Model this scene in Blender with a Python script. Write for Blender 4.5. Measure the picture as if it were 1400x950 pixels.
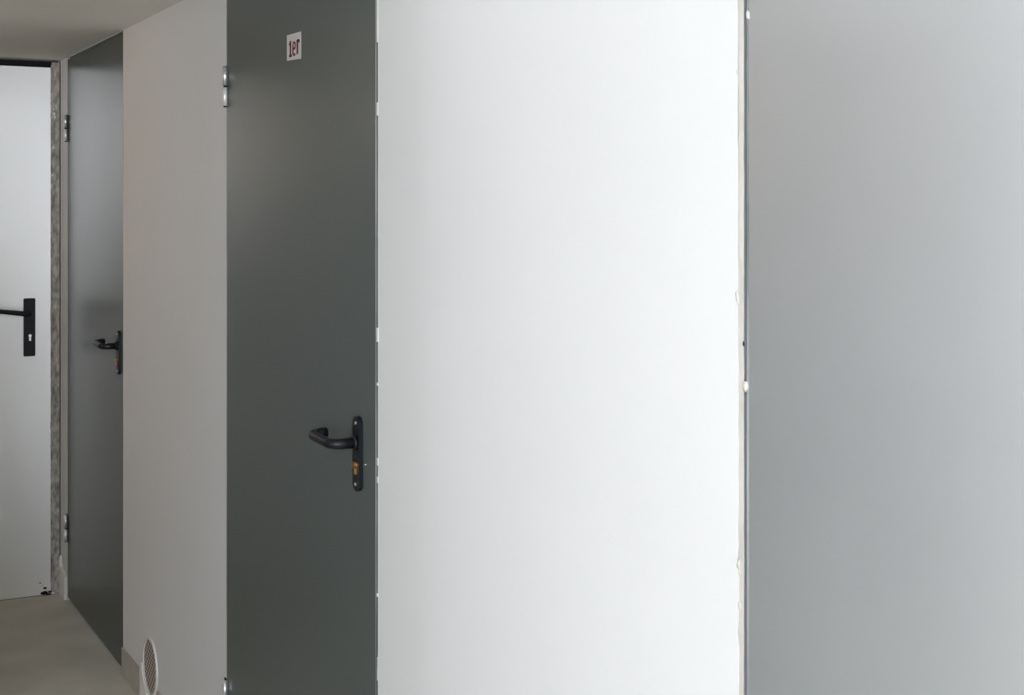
import bpy, bmesh, math, random
from mathutils import Vector, Matrix
for o in list(bpy.data.objects): bpy.data.objects.remove(o)
S = bpy.context.scene
COL = S.collection
R = math.radians
random.seed(4)

# ------------------------------------------------------------ camera, world, light, exposure
# world frame: X runs along the corridor away from the camera, Y is the distance from the right-hand wall, Z up
CAM_Y, CAM_Z, F, XV, YH = 1.0232, 1.525, 1900.0, -318.0, 282.0
TURN = math.atan((700 - XV) / F)
cd = bpy.data.cameras.new('camera'); cam = bpy.data.objects.new('camera', cd); COL.objects.link(cam)
cam.location = (0, CAM_Y, CAM_Z); cam.rotation_euler = (R(90), 0, R(-90) - TURN)
cd.sensor_width = 36; cd.lens = 36 * F / 1400; cd.shift_y = (YH - 475) / 1400
cd.clip_start = 0.02
S.camera = cam
S.view_settings.view_transform = 'Standard'; S.view_settings.look = 'None'
S.view_settings.gamma = 1; S.view_settings.use_curve_mapping = False
S.view_settings.exposure = 0.0

SKY = 1.0
w = bpy.data.worlds.new('world'); S.world = w; w.use_nodes = True
w.node_tree.nodes['Background'].inputs[0].default_value = (0.80, 0.90, 1.0, 1)
w.node_tree.nodes['Background'].inputs[1].default_value = SKY

def area(name, loc, rot, sx, sy, power, color):
    l = bpy.data.lights.new(name, 'AREA'); l.shape = 'RECTANGLE'; l.size = sx; l.size_y = sy
    l.energy = power; l.color = color
    o = bpy.data.objects.new(name, l); COL.objects.link(o); o.location = loc; o.rotation_euler = rot
    return o
# geometry of the unseen hall the camera stands in
HX0, HX1, HY, HH = -3.6, 1.75, 3.9, 3.10        # hall extents (x from/to, far y, ceiling height)
CW, CH, FX, LX = 1.42, 2.10, 5.674, 2.30                  # corridor width, ceiling height, far wall
SW = (-1.6, 0.30, 0.75, 2.70)                  # side window x0,x1,z0,z1 in the wall y=HY
NW = (0.78, 0.93, 0.40, 2.80)                    # added slit window that steps the light along the wall
EW = (2.35, 3.30, 0.50, 2.55)                    # end window y0,y1,z0,z1 in the wall x=HX0
DAY = (0.90, 0.94, 1.0)
area('daylight_side', ((SW[0]+SW[1])/2, HY + 0.22, (SW[2]+SW[3])/2), (R(-90), 0, 0), SW[1]-SW[0], SW[3]-SW[2], 20, DAY)
area('added_slit_light', ((NW[0]+NW[1])/2, HY + 0.22, (NW[2]+NW[3])/2), (R(-90), 0, 0), NW[1]-NW[0], NW[3]-NW[2], 31, DAY)
area('daylight_end', (HX0 - 0.22, (EW[0]+EW[1])/2, (EW[2]+EW[3])/2), (0, R(-90), 0), EW[3]-EW[2], EW[1]-EW[0], 314, DAY)
LAMP_COL = (1.0, 0.955, 0.90)

# ------------------------------------------------------------ pixel helpers (points on the right-hand wall / far wall)
def sx(px, y=0.0):
    return (CAM_Y - y) / math.tan(TURN + math.atan((px - 700) / F))
def depth(x, y): return x * math.cos(TURN) + (CAM_Y - y) * math.sin(TURN)
def zz(py, x, y=0.0):
    return CAM_Z - (py - YH) * depth(x, y) / F
def fy(px, x=FX):
    return CAM_Y - x * math.tan(TURN + math.atan((px - 700) / F))

# ------------------------------------------------------------ materials
def mat(name, col, rough=0.6, metal=0.0, spec=0.5, bump=0.0, bscale=60, var=0.0, vscale=3.0, rvar=0.0, emit=None, detail=4, stretch=(1,1,1), col2=None):
    m = bpy.data.materials.new(name); m.use_nodes = True
    nt = m.node_tree; b = nt.nodes['Principled BSDF']; N = nt.nodes.new; L = nt.links.new
    b.inputs['Base Color'].default_value = (*col, 1); b.inputs['Roughness'].default_value = rough
    b.inputs['Metallic'].default_value = metal; b.inputs['Specular IOR Level'].default_value = spec
    if emit:
        b.inputs['Emission Color'].default_value = (*emit[0], 1); b.inputs['Emission Strength'].default_value = emit[1]
    tc = N('ShaderNodeTexCoord'); mp = N('ShaderNodeMapping'); mp.inputs['Scale'].default_value = stretch
    L(tc.outputs['Object'], mp.inputs['Vector'])
    if var or col2:
        n = N('ShaderNodeTexNoise'); n.inputs['Scale'].default_value = vscale; n.inputs['Detail'].default_value = detail
        L(mp.outputs[0], n.inputs['Vector'])
        r = N('ShaderNodeValToRGB'); r.color_ramp.elements[0].position = 0.3; r.color_ramp.elements[1].position = 0.7
        c2 = col2 or tuple(min(1, c * (1 + var)) for c in col); c1 = tuple(c * (1 - var) for c in col) if not col2 else col
        r.color_ramp.elements[0].color = (*c1, 1); r.color_ramp.elements[1].color = (*c2, 1)
        L(n.outputs['Fac'], r.inputs[0]); L(r.outputs[0], b.inputs['Base Color'])
    if rvar:
        n = N('ShaderNodeTexNoise'); n.inputs['Scale'].default_value = 2.2; n.inputs['Detail'].default_value = 5
        L(mp.outputs[0], n.inputs['Vector'])
        q = N('ShaderNodeMapRange'); q.inputs['From Min'].default_value = .3; q.inputs['From Max'].default_value = .7
        q.inputs['To Min'].default_value = rough - rvar; q.inputs['To Max'].default_value = rough + rvar
        L(n.outputs['Fac'], q.inputs[0]); L(q.outputs[0], b.inputs['Roughness'])
    if bump:
        n = N('ShaderNodeTexNoise'); n.inputs['Scale'].default_value = bscale; n.inputs['Detail'].default_value = 3
        L(tc.outputs['Object'], n.inputs['Vector'])
        bp = N('ShaderNodeBump'); bp.inputs['Strength'].default_value = bump; bp.inputs['Distance'].default_value = 0.002
        L(n.outputs['Fac'], bp.inputs['Height']); L(bp.outputs[0], b.inputs['Normal'])
    return m
M = dict(
    wall=mat('white wall paint', (.805, .80, .80), .75, spec=.25, bump=.12, bscale=180, var=.012, vscale=2),
    ceil=mat('ceiling paint', (.86, .845, .80), .85, spec=.2, bump=.12, bscale=150),
    floor=mat('grey floor coating', (.63, .62, .56), .65, spec=.15, bump=.05, bscale=40, var=.10, vscale=4.5, rvar=.06),
    steel=mat('grey coated steel', (.108, .124, .120), .23, metal=.06, spec=.30),
    steel_far=mat('dimmed grey coated steel', (.085, .095, .091), .285, metal=.03, spec=.19),  # same door steel, darkened and dulled to dim the far door's reflections
    zinc=mat('galvanised steel', (.78, .79, .80), .36, metal=.88, var=.03, vscale=2.6, detail=3),
    bright=mat('brushed galvanised steel', (.97, .975, .98), .41, metal=.92, var=.02, vscale=1.6, detail=1),
    edge=mat('bare steel edge', (.16, .175, .185), .4, metal=.5, vscale=2.2, col2=(.62, .65, .68), detail=5),
    frame=mat('cream frame paint', (.64, .61, .56), .6, spec=.3, var=.10, vscale=22, bump=.2, bscale=90),
    smear=mat('plaster smeared frame', (.20, .19, .17), .55, spec=.4, vscale=70, bump=.5, bscale=120, col2=(.58, .565, .53), detail=6, stretch=(1, 1, .5)),
    dark=mat('dark gap', (.02, .02, .024), .8, spec=.2),
    black=mat('black plastic', (.008, .009, .013), .36, spec=.32, bump=.03, bscale=60),
    brass=mat('brass', (.50, .30, .10), .35, metal=.9, var=.2, vscale=90),
    chrome=mat('polished steel', (.85, .86, .88), .18, metal=1.0),
    hwhite=mat('white painted steel', (.95, .95, .94), .32, spec=.6, metal=.4),
    hsteel=mat('bright hinge steel', (.88, .89, .90), .34, metal=.8),
    plaster=mat('white filler', (.84, .83, .80), .8, spec=.2, bump=.3, bscale=200),
    base=mat('baseboard tile', (.50, .47, .41), .45, spec=.4, var=.12, vscale=7),
    paper=mat('label paper', (.66, .63, .61), .6, spec=.3, var=.03, vscale=30),
    ink=mat('red ink', (.22, .035, .03), .6, spec=.3, vscale=160, col2=(.05, .012, .015), detail=2),
    grille=mat('grille plastic', (.56, .49, .43), .5, spec=.4),
    vent=mat('vent plastic', (.74, .72, .67), .45, spec=.4),
    lamp=mat('lamp diffuser', (.9, .9, .88), .5, emit=(LAMP_COL, 2.0)),
    opal=mat('fill lamp glow', (.9, .9, .88), .4, emit=((1.0, .82, .64), 40.0)),
    wframe=mat('window frame plastic', (.82, .82, .82), .35),
    grey=mat('grey paint', (.28, .29, .29), .4),
)
gm = bpy.data.materials.new('window glass'); gm.use_nodes = True
nt = gm.node_tree; nt.nodes.remove(nt.nodes['Principled BSDF'])
tr = nt.nodes.new('ShaderNodeBsdfTransparent'); gl = nt.nodes.new('ShaderNodeBsdfGlossy'); gl.inputs['Roughness'].default_value = .02
mx = nt.nodes.new('ShaderNodeMixShader'); mx.inputs[0].default_value = .06
nt.links.new(tr.outputs[0], mx.inputs[1]); nt.links.new(gl.outputs[0], mx.inputs[2]); nt.links.new(mx.outputs[0], nt.nodes['Material Output'].inputs[0])
M['glass'] = gm

# ------------------------------------------------------------ mesh helpers
def bx(bm, x0, x1, y0, y1, z0, z1):
    if x1 < x0: x0, x1 = x1, x0
    if y1 < y0: y0, y1 = y1, y0
    if z1 < z0: z0, z1 = z1, z0
    v = [bm.verts.new(p) for p in ((x0,y0,z0),(x1,y0,z0),(x1,y1,z0),(x0,y1,z0),(x0,y0,z1),(x1,y0,z1),(x1,y1,z1),(x0,y1,z1))]
    for f in ((0,3,2,1),(4,5,6,7),(0,1,5,4),(1,2,6,5),(2,3,7,6),(3,0,4,7)): bm.faces.new([v[i] for i in f])
def obj(name, bm, m, parent=None, bevel=0, seg=2, smooth=False):
    me = bpy.data.meshes.new(name)
    bmesh.ops.recalc_face_normals(bm, faces=bm.faces[:])
    if bevel: bmesh.ops.bevel(bm, geom=bm.edges[:], offset=bevel, segments=seg, affect='EDGES', clamp_overlap=True)
    bm.to_mesh(me); bm.free()
    me.materials.append(M[m] if isinstance(m, str) else m)
    if smooth: me.shade_smooth()
    o = bpy.data.objects.new(name, me); COL.objects.link(o)
    if parent: o.parent = parent
    return o
def box(name, c, m, parent=None, bevel=0, seg=2):
    bm = bmesh.new(); bx(bm, *c); return obj(name, bm, m, parent, bevel, seg)
def empty(name, loc=(0,0,0), kind=None, label=None, cat=None, group=None):
    o = bpy.data.objects.new(name, None); COL.objects.link(o); o.location = loc; o.empty_display_size = .1
    return tag(o, kind, label, cat, group)
def tag(o, kind=None, label=None, cat=None, group=None):
    if kind: o['kind'] = kind
    if label: o['label'] = label
    if cat: o['category'] = cat
    if group: o['group'] = group
    return o
def tube(bm, pts, rad, n=16, caps=True, flat=1.0):
    """swept tube with parallel frames; rad a number or a list"""
    pts = [Vector(p) for p in pts]; rad = rad if isinstance(rad, (list, tuple)) else [rad] * len(pts)
    rings = []; up = Vector((0, 0, 1))
    for i, p in enumerate(pts):
        a = pts[max(0, i-1)]; b = pts[min(len(pts)-1, i+1)]; d = (b - a).normalized()
        if abs(d.dot(up)) > .95: ref = Vector((0, 1, 0))
        else: ref = up
        u = d.cross(ref).normalized(); v = u.cross(d).normalized()
        rings.append([bm.verts.new(p + (u * math.cos(t) * flat + v * math.sin(t)) * rad[i]) for t in [2*math.pi*k/n for k in range(n)]])
    for r0, r1 in zip(rings, rings[1:]):
        for k in range(n): bm.faces.new((r0[k], r0[(k+1)%n], r1[(k+1)%n], r1[k]))
    if caps: bm.faces.new(rings[0][::-1]); bm.faces.new(rings[-1])
def cyl(name, a, b, r, m, parent=None, n=20, bevel=0):
    bm = bmesh.new(); tube(bm, [a, b], r, n)
    if bevel:
        es = [e for e in bm.edges if any(len(f.verts) > 4 for f in e.link_faces)]
        bmesh.ops.bevel(bm, geom=es, offset=bevel, segments=2, affect='EDGES')
    o = obj(name, bm, m, parent)
    for p in o.data.polygons: p.use_smooth = len(p.vertices) == 4
    return o
def sheet(bm, poly, y0, y1):
    """prism of an (x,z) outline between two y values"""
    a = [bm.verts.new((p[0], y0, p[1])) for p in poly]; b = [bm.verts.new((p[0], y1, p[1])) for p in poly]
    bm.faces.new(a); bm.faces.new(b[::-1])
    n = len(poly)
    for i in range(n): bm.faces.new((a[i], a[(i+1)%n], b[(i+1)%n], b[i]))
def blob(bm, c, r, seed=0, sc=(1,1,1)):
    rnd = random.Random(seed)
    k = bmesh.ops.create_icosphere(bm, subdivisions=2, radius=r)
    for v in k['verts']:
        v.co = Vector((v.co.x*sc[0], v.co.y*sc[1], v.co.z*sc[2])) * rnd.uniform(.75, 1.15) + Vector(c)

# ------------------------------------------------------------ doors on the right-hand wall (x of openings)
DT = 2.0988                                    # leaf tops just under the corridor ceiling
A0, A1 = sx(168.6), sx(91.6)                   # far door
B0, B1 = sx(517.0), sx(309.3)                  # middle door
C1 = sx(1009.5); C0 = C1 - 0.985               # near door
WT = 0.12

# wall_right: masonry pieces between the openings + lintels; ragged plaster edge beside the near door
bm = bmesh.new()
def rag(x, amp, z0, z1, n, side, seed, lean=0.0):
    rnd = random.Random(seed); out = []
    for i in range(n + 1):
        t = i / n; j = rnd.uniform(-1, 1) * amp if 0 < i < n else 0
        if rnd.random() < .10 and 0 < i < n: j += side * amp * 2.2
        out.append((x + j + lean * (t - .5), z0 + (z1 - z0) * t))
    return out
segs = [(HX0 - .1, C0, None, None), (C1, B0, 'C', 'B'), (B1, A0, None, None), (A1, FX + .15, None, None)]
for a, b, ra, rb in segs:
    L_ = rag(a, .0008, 0, DT, 120, 1, 3, .006) if ra else [(a, 0), (a, DT)]
    R_ = rag(b, .0011, 0, DT, 110, 1, 8) if rb else [(b, 0), (b, DT)]
    sheet(bm, L_ + R_[::-1], -WT, 0)
bx(bm, HX0 - .1, FX + .15, -WT, 0, DT, HH)
wr = tag(obj('wall_right', bm, 'wall'), 'structure', 'long white painted wall holding the three steel doors', 'wall')

# far wall of the corridor with its door opening
LY0, LY1 = fy(83.4), 0.93
LZ = zz(80.0, FX, .2)
LZ = CH
bm = bmesh.new()
bx(bm, FX, FX + .12, 0, LY0, 0, CH + .1); bx(bm, FX, FX + .12, LY1, CW, 0, CH + .1)
tag(obj('wall_far', bm, 'wall'), 'structure', 'narrow white end wall around the far bright door', 'wall')
# opposite corridor wall, ends at the hall
bm = bmesh.new()
bx(bm, LX, FX + .12, CW, CW + .15, 0, CH); bx(bm, HX1, LX, CW, CW + .15, 0, HH)
bx(bm, HX1, HX1 + .15, CW + .15, HY, 0, HH); bx(bm, LX, LX + .10, 0, CW + .15, CH, HH)
tag(obj('wall_left', bm, 'wall'), 'structure', 'white wall on the left side of the corridor, outside the view', 'wall')
# hall walls with window openings
bm = bmesh.new()
x0, x1, z0, z1 = SW
bx(bm, HX0, x0, HY, HY+.15, 0, HH); bx(bm, x1, NW[0], HY, HY+.15, 0, HH); bx(bm, x0, x1, HY, HY+.15, 0, z0); bx(bm, x0, x1, HY, HY+.15, z1, HH)
x2, x3, z2, z3 = NW
bx(bm, x2, x3, HY, HY+.15, 0, z2); bx(bm, x2, x3, HY, HY+.15, z3, HH); bx(bm, x3, HX1+.15, HY, HY+.15, 0, HH)
tag(obj('wall_window_side', bm, 'wall'), 'structure', 'white hall wall with the side window, outside the view', 'wall')
bm = bmesh.new()
y0, y1, z0, z1 = EW
bx(bm, HX0-.15, HX0, 0, y0, 0, HH); bx(bm, HX0-.15, HX0, y1, HY+.15, 0, HH); bx(bm, HX0-.15, HX0, y0, y1, 0, z0); bx(bm, HX0-.15, HX0, y0, y1, z1, HH)
tag(obj('wall_back', bm, 'wall'), 'structure', 'white hall wall behind the viewer with the end window', 'wall')
bm = bmesh.new(); bx(bm, LX + .1, FX + .12, 0, CW, CH, CH + .1)
bx(bm, HX0, LX, 0, HY, HH, HH + .1)
tag(obj('ceiling', bm, 'ceil'), 'structure', 'plain off-white ceiling above the corridor', 'ceiling')
box('f', (HX0 - .15, FX + .12, -WT, HY + .15, -.1, 0), 'floor'); fl = bpy.data.objects['f']; fl.name = 'floor'
tag(fl, 'structure', 'smooth grey coated floor of the corridor', 'floor')

def window(name, horizontal, c, x0, x1, z0, z1, label):
    w_ = empty(name, ((x0+x1)/2, c, z0) if horizontal else (c, (x0+x1)/2, z0), 'structure', label, 'window')
    cx = (x0+x1)/2
    def b(n, a0, a1, q0, q1, t, m):
        a0 -= cx; a1 -= cx; q0 -= z0; q1 -= z0
        return box(n, (a0, a1, -t, t, q0, q1) if horizontal else (-t, t, a0, a1, q0, q1), m, w_)
    f = .06 if x1 - x0 > .5 else .012
    b('window_frame', x0, x0+f, z0, z1, .03, 'wframe'); b('window_frame', x1-f, x1, z0, z1, .03, 'wframe')
    b('window_frame', x0+f, x1-f, z0, z0+f, .03, 'wframe'); b('window_frame', x0+f, x1-f, z1-f, z1, .03, 'wframe')
    b('mullion', cx-f/2, cx+f/2, z0+f, z1-f, .028, 'wframe')
    b('pane', x0+f, cx-f/2, z0+f, z1-f, .003, 'glass'); b('pane', cx+f/2, x1-f, z0+f, z1-f, .003, 'glass')
window('window_1', True, HY + .075, *SW, 'two-pane window in the side wall of the hall, outside the view')
window('added_slit', True, HY + .075, *NW, 'narrow window added to step the light on the wall, outside the view')
window('window_3', False, HX0 - .075, *EW, 'two-pane window at the end of the hall behind the viewer')

# baseboards
bb_h = 0.088
VX = sx(206.5); VZ = zz(911, VX)               # vent centre
bb = box('baseboard_right', (VX + .122, A0, 0, .006, 0, bb_h), 'base', None, .0012)
tag(bb, 'structure', 'low beige baseboard between the far dark door and the round vent', 'baseboard')
bm = bmesh.new(); bx(bm, B1, VX - .0905, 0, .006, 0, bb_h); bx(bm, C1 + .002, B0 - .002, 0, .006, 0, bb_h); bx(bm, HX0, C0, 0, .006, 0, bb_h)
tag(obj('baseboard_near', bm, 'base'), 'structure', 'low beige baseboard under the near wall pieces, below the view', 'baseboard')
bm = bmesh.new()                                # plaster lump in the far corner beside the door
zc = zz(782, FX - .03)
prof = [(A1 + .004, 0), (A1 + .004, zc), (FX - .02, zc + .02), (FX - .001, zc + .06), (FX - .001, 0)]
sheet(bm, prof, 0, .010)
tag(obj('baseboard_corner', bm, 'plaster'), 'structure', 'pale strip of baseboard in the corner between the two far doors', 'baseboard')

# ------------------------------------------------------------ ceiling lamp (outside the view)
def lamp(x, y, z, lx, ly, label):
    e = empty('ceiling_lamp', (x, y, z), None, label, 'lamp')
    box('lamp_housing', (-lx/2-.02, lx/2+.02, -ly/2-.02, ly/2+.02, -.012, 0), 'wframe', e)
    box('diffuser', (-lx/2, lx/2, -ly/2, ly/2, -.016, -.0125), 'lamp', e)
lamp(1.0, 2.6, HH, 1.2, .3, 'flat white ceiling lamp panel above the hall, outside the view')
wl = empty('fill_lamp', (4.55, CW, 1.86), None, 'small round lamp added to warm the wall and ceiling, outside the view', 'lamp')  # unseen lamp added to warm and brighten the wall and ceiling
cyl('lamp_base', (0, -.002, 0), (0, -.022, 0), .075, 'wframe', wl, 32, .003)
bm = bmesh.new(); k_ = bmesh.ops.create_uvsphere(bm, u_segments=24, v_segments=12, radius=.062)
for v_ in k_['verts']: v_.co.y = v_.co.y*.6 - .060
obj('diffuser', bm, 'opal', wl, smooth=True)
# unseen cabinet added to shade the lower part of the end door
cb = empty('light_blocker', (2.95, CW - .25, 0), None, 'grey cabinet added to block light from the lower end door, outside the view', 'cabinet')
cb.location.y = CW - .262
box('carcass', (-.42, .42, -.20, .25, .02, 1.46), 'grey', cb, .004)
for k in (-1, 1):
    d_ = box('blocker_door', (k*.21 - .205, k*.21 + .205, -.222, -.202, .05, 1.43), 'grey', cb, .003)
    box('handle', (k*.03 - .006, k*.03 + .006, -.245, -.222, .60, .74), 'chrome', d_, .002)
box('plinth', (-.40, .40, -.18, .23, 0, .0195), 'black', cb)

# ------------------------------------------------------------ door furniture
def plate_poly(w_, h_, r, n=6):
    pts = []
    for cx, cz, a0 in ((w_/2-r, h_/2-r, 0), (-w_/2+r, h_/2-r, 90), (-w_/2+r, -h_/2+r, 180), (w_/2-r, -h_/2+r, 270)):
        for k in range(n+1):
            a = R(a0 + 90*k/n); pts.append((cx + r*math.cos(a), cz + r*math.sin(a)))
    return pts
def lever_pts(out, length, back, dx=1, bend=.022, droop=0):
    pts = [Vector((0, 0, 0))]; n = 7
    pts.append(Vector((0, out - bend, 0)))
    for k in range(1, n+1):
        a = R(90*k/n); pts.append(Vector((dx*(bend - bend*math.cos(a)), out - bend + bend*math.sin(a), 0)))
    pts.append(Vector((dx*(length - bend), out, 0)))
    if back:
        for k in range(1, n+1):
            a = R(90*k/n); pts.append(Vector((dx*(length - bend + bend*math.sin(a)), out - bend + bend*math.cos(a), 0)))
        pts.append(Vector((dx*length, out - back, 0)))
    for p in pts: p.z = droop * abs(p.x) / length
    return pts
def lock_set(door, x, y, z, hz, hcyl, tall, wide):
    """fire-door lock set: rounded backplate, U lever, brass cylinder, screws; x,y,z = plate centre in door space"""
    e = empty('lock_set'); e.parent = door; e.location = (x, y, z)
    bm = bmesh.new(); sheet(bm, plate_poly(wide, tall, wide*.48), 0, .009)
    bmesh.ops.recalc_face_normals(bm, faces=bm.faces[:])
    obj('backplate', bm, 'black', e, .0012)
    bm = bmesh.new()
    P = [p + Vector((0, .009, hz)) for p in lever_pts(.050, .118, .034, 1, .020, .004)]
    tube(bm, P, [.0105]*2 + [.0098]*(len(P)-4) + [.0112]*2, 16)
    obj('lever', bm, 'black', e, smooth=True)
    cyl('lever_collar', (0, .0085, hz), (0, .016, hz), .0145, 'black', e, 24, .001)
    bm = bmesh.new()
    tube(bm, [(0, .008, hcyl + .004), (0, .0145, hcyl + .004)], .0078, 20)
    bx(bm, -.004, .004, .008, .0125, hcyl - .014, hcyl - .002)
    obj('lock_cylinder', bm, 'brass', e, .0006)
    return e
def screw(parent, x, y, z, r=.0035, m='chrome'):
    bm = bmesh.new(); tube(bm, [(x, y, z), (x, y+.0012, z), (x, y+.0022, z)], [r, r*.95, r*.55], 12)
    obj('screw', bm, m, parent)
def hinge(parent, x, z, h=.100, r=.0068, y=.0075):
    """lift-off hinge: two knuckles on a pin and a thin dark strip behind, in door space"""
    e = empty('hinge'); e.parent = parent; e.location = (x, y, z)
    box('hinge_strip', (-.002, .0225, -.0070, -.0052, -h/2 - .002, h/2 + .002), 'dark', e)  # thin dark strip beside the knuckles
    cyl('upper_knuckle', (0, 0, .0015), (0, 0, h/2), r, 'hsteel', e, 20, .0008)
    cyl('lower_knuckle', (0, 0, -h/2), (0, 0, -.0035), r*1.02, 'hwhite', e, 20, .0008)
    cyl('hinge_pin', (0, 0, -h/2 - .003), (0, 0, h/2 - .001), r*.55, 'dark', e, 14)
    return e

def side_door(name, a, b, jn, gn, jf, gf, label, leafmat, handle=True, y_leaf=.0012, hinge_z=(1.828, .276), lip=.0045):
    d = empty(name, (a, 0, 0), 'structure', label, 'door')
    W = b - a; la, lb = jn + gn, W - jf - gf; zb, zt = .012, DT - .0045
    # frame: two jambs, a head and the rebate that closes the gap behind the leaf
    for x0, x1 in ((0, jn), (W - jf, W)):
        bm = bmesh.new()
        if x1 - x0 > .006:   # wide painted jamb with an uneven edge
            L_ = rag(x0, .0004, 0, DT, 90, 0, 5); sheet(bm, L_ + [(x1, DT), (x1, 0)], -.0016, -.0006)
            box('jamb_core', (x0 + .0008, x1, -.075, -.0017, 0, DT), 'grey', d)  # grey behind the jamb face paints the shade in the gap
        else: bx(bm, x0, x1, -.075, .0004, 0, DT)
        obj('jamb', bm, 'frame', d)
    bm = bmesh.new()
    bx(bm, jn, la + .015, -.075, -.052, 0, DT - .0005); bx(bm, lb - .015, W - jf, -.075, -.052, 0, DT - .0005); bx(bm, la + .015, lb - .015, -.075, -.052, DT - .02, DT - .0005)
    obj('rebate', bm, 'dark', d)
    bm = bmesh.new(); bx(bm, la + .0155, lb - .0155, -.075, -.053, 0, .006); obj('sill_shade', bm, 'dark', d)  # dark slab paints the shade under the leaf
    # leaf: folded sheet with a chamfered, brighter rim
    bm = bmesh.new(); bx(bm, la + lip, lb - lip, -.050, y_leaf, zb + .002, zt - .002)
    leaf = obj('leaf', bm, leafmat, d, .0008, 1)
    for n_, x0, x1 in (('edge_strip', la, la + lip), ('edge_strip', lb - lip, lb)):
        bm = bmesh.new()
        o = -1 if x0 == la else 1
        rim = x0 if o < 0 else x1; inn = x1 if o < 0 else x0
        inn -= o*.0002
        v = [(rim, y_leaf - .0016), (rim, y_leaf - .0011), (rim - o*.0016, y_leaf - .0002), (inn, y_leaf - .0004), (inn, y_leaf - .0016)]
        box('gap_shade', (min(rim, inn), max(rim, inn), -.048, y_leaf - .0018, zb, zt), 'dark', d)  # blackened leaf side, shade of the gap put into the colour
        p0 = [bm.verts.new((x, y, zb)) for x, y in v]; p1 = [bm.verts.new((x, y, zt)) for x, y in v]
        bm.faces.new(p0); bm.faces.new(p1[::-1])
        for i in range(5): bm.faces.new((p0[i], p0[(i+1)%5], p1[(i+1)%5], p1[i]))
        obj(n_, bm, 'edge', d)
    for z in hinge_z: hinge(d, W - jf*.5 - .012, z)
    d['w'] = W
    return d
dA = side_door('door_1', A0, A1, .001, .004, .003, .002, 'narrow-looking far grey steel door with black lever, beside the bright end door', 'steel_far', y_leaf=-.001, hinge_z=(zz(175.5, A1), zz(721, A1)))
dB = side_door('door_2', B0, B1, .0008, .0062, .004, .0015, 'dark grey steel door in the middle carrying a small paper sign', 'steel', hinge_z=(zz(118.5, B1), zz(955, B1)))
dC = side_door('door_3', C0, C1, .001, .004, .0090, .0036, 'light grey steel door leaf filling the right edge, its lever out of view', 'zinc', y_leaf=-.0012, lip=.0056)

# lock sets (plates centred a little proud of the leaf)
zpB = (zz(567.5, sx(490)) + zz(669.5, sx(490))) / 2
PBx = sx(492.8); PAx = sx(163.6)
def z_on(py, px): return zz(py, sx(px))
eB = lock_set(dB, PBx - B0, .0012, zpB, z_on(604, 491) - zpB, z_on(637, 491) - zpB, .147, .035)
screw(eB, 0, .009, .060); screw(eB, 0, .009, -.060)
screw(dB, sx(500.6) - B0, .0012, z_on(635, 500.6), .0022)
zpA = (z_on(451.5, 163) + z_on(511.5, 163)) / 2
eA = lock_set(dA, PAx - A0, -.001, zpA, z_on(472.5, 163) - zpA, z_on(493, 163) - zpA, .145, .035)
screw(eA, 0, .009, .060); screw(eA, 0, .009, -.060)
bm = bmesh.new(); bx(bm, -.0085, .0085, .009, .0118, -.050, -.027)
kt = obj('key_tag', bm, mat('red plastic', (.20, .035, .025), .5), eA, .001)
eC = lock_set(dC, .075, -.0012, 1.05, .02, -.03, .147, .035)

# plaster chips in the gap beside the middle door (pieces of filler left on the wall edge)
def chips(parent, off, items, m='plaster', y0=-.012):
    for i, (px, ya, yb, wpx, yo) in enumerate(items):
        x = sx(px) - off; x_b = sx(px + wpx) - off
        za, zb_ = z_on(ya, px), z_on(yb, px); n = max(3, int(abs(za - zb_)/.008)); rnd = random.Random(i + 5)
        left = [(x + rnd.uniform(-.0007, .0007), zb_ + (za - zb_)*k/n) for k in range(n+1)]
        right = [(x_b + rnd.uniform(-.0007, .0007), zb_ + (za - zb_)*k/n) for k in range(n+1)]
        bm = bmesh.new(); sheet(bm, right + left[::-1], y0, yo)
        obj('plaster_chip', bm, m, parent)
chips(wr, 0, [(515.6, -12, 58, 1.7, .0006), (515.8, 140, 158, 1.5, .0008), (515.6, 448, 467, 2.2, .0015), (516.0, 523, 527, 1.6, .0012),
              (516.0, 626, 636, 1.4, .0008), (516.0, 651, 660, 1.3, .0006), (515.4, 811, 815, 1.8, .001), (515.8, 898, 930, 1.2, .0002)])
# filler blobs and chips beside the near door
def lump(parent, px, py, r, seed, y=-.001, sc=(1,1,1), m='hwhite', off=0):
    bm = bmesh.new(); blob(bm, (sx(px) - off, y, z_on(py, px)), r, seed, sc); obj('filler_blob', bm, m, parent, smooth=True)
lump(wr, 1021.6, 20.5, .0036, 1, -.0008, (.9, .45, 1.6), 'frame')
lump(wr, 1018.6, 528, .0060, 2, -.0006, (.9, .4, 1.1), 'frame')
lump(wr, 1016.0, 470, .0018, 6, -.0006, (.8, .5, 1.8), 'dark')
for px, py, r, sd in ((1007.5, 404, .0035, 3), (1008.5, 411, .0024, 4), (1009.6, 772, .0034, 5), (1010.6, 782, .0022, 7), (1011, 828, .0030, 9), (1008.2, 98, .0020, 11)):
    lump(wr, px, py, r, sd, -.0004, (.9, .5, 2.0), 'frame')

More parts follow.
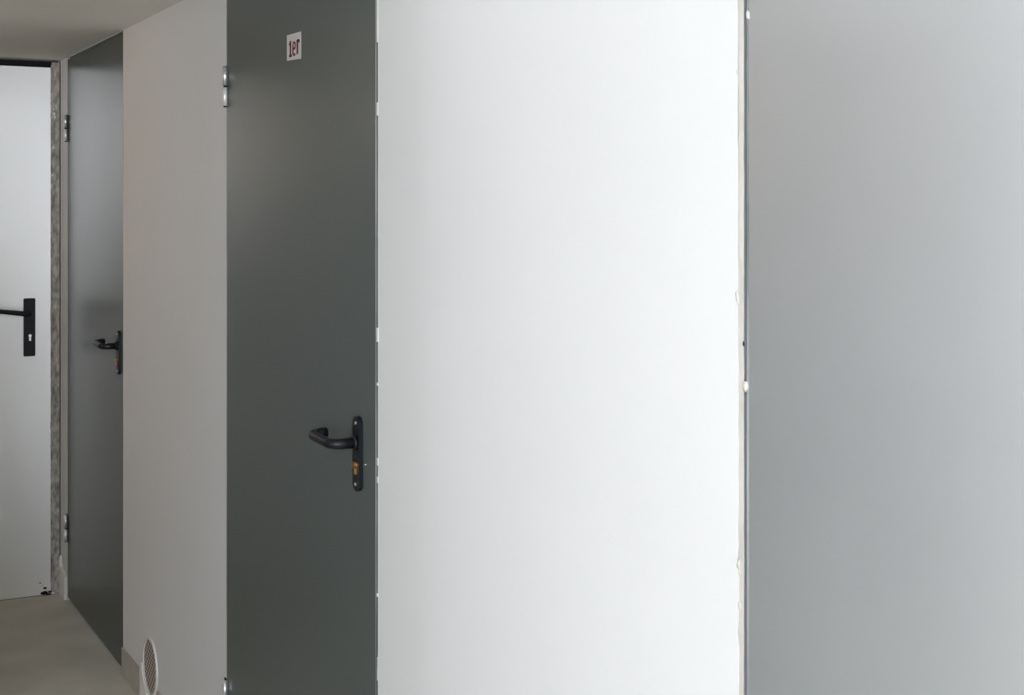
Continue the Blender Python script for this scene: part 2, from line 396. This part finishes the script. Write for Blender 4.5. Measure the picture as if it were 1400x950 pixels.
# ------------------------------------------------------------ far door (bright leaf facing the viewer)
dL = empty('door_4', (FX, 0, 0), 'structure', 'bright galvanised end door at the left edge with long black plate', 'door')
ly0 = fy(69.3); lz1 = zz(90.8, FX, .15); lz0 = zz(811.5, FX, ly0)
bm = bmesh.new(); bx(bm, -.004, .044, ly0, LY1 - .012, lz0, lz1); obj('leaf', bm, 'bright', dL, .0015)
jz = zz(85.5, FX, .03)
bm = bmesh.new()                                  # speckled, plaster-smeared jamb with a ragged edge
rnd = random.Random(12); pts = []
n = 90; y_in = fy(69.4); y_out = fy(81.2)
inner = [(y_in + rnd.uniform(-.0026, .0026), jz * k / n) for k in range(n+1)]
va = [bm.verts.new((-.0058 + rnd.uniform(-.0012, .0012), y, z)) for y, z in inner]; vb = [bm.verts.new((-.0045, y_out, z)) for y, z in inner]
vc = [bm.verts.new((-.0042, y, z)) for y, z in inner]; vd = [bm.verts.new((.06, y_out, z)) for y, z in inner]
for k in range(n):
    bm.faces.new((va[k], va[k+1], vb[k+1], vb[k])); bm.faces.new((vc[k], vd[k], vd[k+1], vc[k+1]))
    bm.faces.new((va[k], vc[k], vc[k+1], va[k+1])); bm.faces.new((vb[k], vb[k+1], vd[k+1], vd[k]))
bm.faces.new((va[0], vb[0], vd[0], vc[0])); bm.faces.new((va[n], vc[n], vd[n], vb[n]))
obj('jamb', bm, 'smear', dL)
box('jamb', (-.002, .06, LY1 - .010, LY1, 0, CH - .02), 'smear', dL)
bm = bmesh.new()                                  # dark rebate behind the gaps
bx(bm, .062, .080, LY0, LY1, 0, CH)
obj('rebate', bm, 'dark', dL)
bm = bmesh.new(); bx(bm, -.002, .06, fy(69), LY1 - .012, 0, .0015); obj('sill_shade', bm, 'dark', dL)  # dark floor strip, shade below the end leaf put into colour
# strike gap, grey keep plate on the jamb
bm = bmesh.new(); bx(bm, -.0085, -.0045, fy(75.2), fy(72.4), zz(197.5, FX), zz(167, FX)); obj('keep_plate', bm, 'grey', dL, .0004)
for i, (px, py, s) in enumerate(((73.5, 156, .006), (74.5, 160.5, .005), (72.8, 150, .004), (72.5, 202, .005), (71.2, 240, .004))):
    bm = bmesh.new(); blob(bm, (-.0065, fy(px), zz(py, FX)), s, i, (.3, .7, 1.1)); obj('paint_chip', bm, 'plaster', dL)
# damaged lower corner
for i, (px, py, s, m) in enumerate(((53.5, 793.5, .0035, 'plaster'), (57, 797, .006, 'plaster'), (61, 800.5, .005, 'dark'), (64.5, 803.5, .008, 'plaster'), (60, 807, .009, 'dark'),
                                    (68, 806.5, .006, 'dark'), (72, 808.5, .006, 'plaster'), (66, 810, .008, 'dark'), (75.5, 812.5, .008, 'plaster'), (54.2, 793, .003, 'dark'))):
    bm = bmesh.new(); blob(bm, (-.0055, fy(px), zz(py, FX)), s*1.3, 20+i, (.35, 1.1, .6)); obj('corner_chip', bm, m, dL)
# long plate lock set
pz0, pz1 = zz(486.5, FX, .12), zz(407.6, FX, .12); py0, py1 = fy(48.1, FX - .01), fy(32.2, FX - .01)
e = empty('lock_set'); e.parent = dL; e.location = (-.004, (py0+py1)/2, (pz0+pz1)/2)
bm = bmesh.new()
pl = plate_poly(py1 - py0, pz1 - pz0, .004, 4)
va = [bm.verts.new((0, p[0], p[1])) for p in pl]; vb = [bm.verts.new((-.010, p[0], p[1])) for p in pl]
bm.faces.new(va); bm.faces.new(vb[::-1])
for i in range(len(pl)): bm.faces.new((va[i], va[(i+1)%len(pl)], vb[(i+1)%len(pl)], vb[i]))
obj('backplate', bm, 'black', e, .001)
hz = zz(428.5, FX, .12) - (pz0+pz1)/2
bm = bmesh.new()
P = [Vector((-p.y - .010, p.x, hz + p.z)) for p in lever_pts(.045, .135, 0, 1, .016, .018)]
tube(bm, P, [.0105]*2 + [.0102]*(len(P)-3) + [.0085], 14); obj('lever', bm, 'black', e, smooth=True)
hc = zz(458.5, FX, .12) - (pz0+pz1)/2
bm = bmesh.new(); tube(bm, [(-.009, -.002, hc), (-.0125, -.002, hc)], .0062, 18); bx(bm, -.0122, -.009, -.0055, .0020, hc - .020, hc - .004)
obj('lock_cylinder', bm, 'chrome', e, .0005)

# ------------------------------------------------------------ paper sign on the middle door
cx0, cx1 = sx(393.4), sx(412.8)
zt0, zb0 = z_on(48.3, 393.4), z_on(83.2, 393.4); zt1, zb1 = z_on(43.0, 412.8), z_on(80.3, 412.8)
YS = .0016
sign = empty('paper_sign', ((cx0+cx1)/2, YS, (zb0+zb1)/2), None, 'small white paper sign reading 1er stuck high on the middle dark door', 'sign')
ox, oz = sign.location.x, sign.location.z
bm = bmesh.new(); sheet(bm, [(cx0-ox, zb0-oz), (cx1-ox, zb1-oz), (cx1-ox, zt1-oz), (cx0-ox, zt0-oz)], 0, .0005)
obj('paper', bm, 'paper', sign)
def glyph(name, strokes, x0, z0, wd, ht):
    """strokes of thick bars; glyph space 0..1 in both axes, +u runs towards the viewer's right (-x)"""
    bm = bmesh.new()
    for (u0, v0, u1, v1, t, tv) in strokes:
        a = Vector((x0 - u0*wd, z0 + v0*ht)); b = Vector((x0 - u1*wd, z0 + v1*ht)); d = (b - a).normalized(); nrm = Vector((-d.y, d.x))
        th = t
        sheet(bm, [tuple(a + nrm*th/2), tuple(b + nrm*th/2), tuple(b - nrm*th/2), tuple(a - nrm*th/2)], .0005, .0009)
    obj(name, bm, 'ink', sign)
H = .0345; zb_ = zb0 - oz + .0068
T1, T2 = .0088, .0054
W_ = cx0 - cx1                                      # sign width (positive)
xl = cx0 - ox
glyph('digit_one', [(.55, 0, .55, 1, T1, 0), (.55, .97, .10, .78, T2, 0), (.1, .05, 1.0, .05, T2, 0)], xl - .014, zb_, .020, H)
glyph('letter_e', [(.0, .12, .0, .80, T1*.8, 0), (.0, .88, .8, .88, T2, 0), (.85, .88, .85, .50, T1*.7, 0), (.0, .48, .85, .48, T2, 0), (.0, .06, .85, .06, T2, 0)], xl - .041, zb_ + .0005, .018, H*.92)
glyph('letter_r', [(.18, 0, .18, .98, T1*1.15, 0), (.15, .92, .85, .92, T2, 0), (.85, .95, .85, .74, T1*.7, 0)], xl - .067, zb_ + .0015, .018, H*.92)

# ------------------------------------------------------------ round air vent low on the wall
v = empty('air_vent', (VX, 0, VZ), None, 'round white air vent with a diagonal grille, low on the wall', 'vent')
bm = bmesh.new(); n = 48; prof = [(.0875, .0), (.0875, .0035), (.0862, .0055), (.0825, .0062), (.0800, .0055), (.0795, .002)]
rings = [[bm.verts.new((r*math.cos(2*math.pi*k/n), y, r*math.sin(2*math.pi*k/n))) for k in range(n)] for r, y in prof]
for r0, r1 in zip(rings, rings[1:]):
    for k in range(n): bm.faces.new((r0[k], r1[k], r1[(k+1)%n], r0[(k+1)%n]))
o = obj('vent_ring', bm, 'vent', v, smooth=False)
bm = bmesh.new(); tube(bm, [(0, .0001, 0), (0, .0009, 0)], .0795, 40); obj('backing', bm, 'dark', v)
bm = bmesh.new(); Rr = .079; st = .0155; hw = .0027
for sgn in (1, -1):
    k = -9
    while k <= 9:
        o_ = k * st
        if abs(o_) < Rr:
            h_ = math.sqrt(Rr*Rr - o_*o_)
            d = Vector((1, sgn)).normalized(); nn = Vector((-d.y, d.x))
            a = nn*o_ - d*h_; b = nn*o_ + d*h_
            y0_, y1_ = (.0014, .0017) if sgn > 0 else (.0011, .0014)
            sheet(bm, [tuple(a + nn*hw), tuple(b + nn*hw), tuple(b - nn*hw), tuple(a - nn*hw)], y0_, y1_)
        k += 1
obj('grille', bm, 'grille', v)

bm = bmesh.new(); a_, b_ = [], []
rnd = random.Random(9)
for k in range(15):
    t = R(-8 - 66*k/14); ro = .1205 if k > 1 else .100 + .01*k
    a_.append((.0885*math.cos(t), .0885*math.sin(t))); b_.append((ro*math.cos(t) + rnd.uniform(-.001, .001), ro*math.sin(t)))
sheet(bm, a_ + b_[::-1], 0, .0085)
obj('plaster_collar', bm, 'plaster', v)
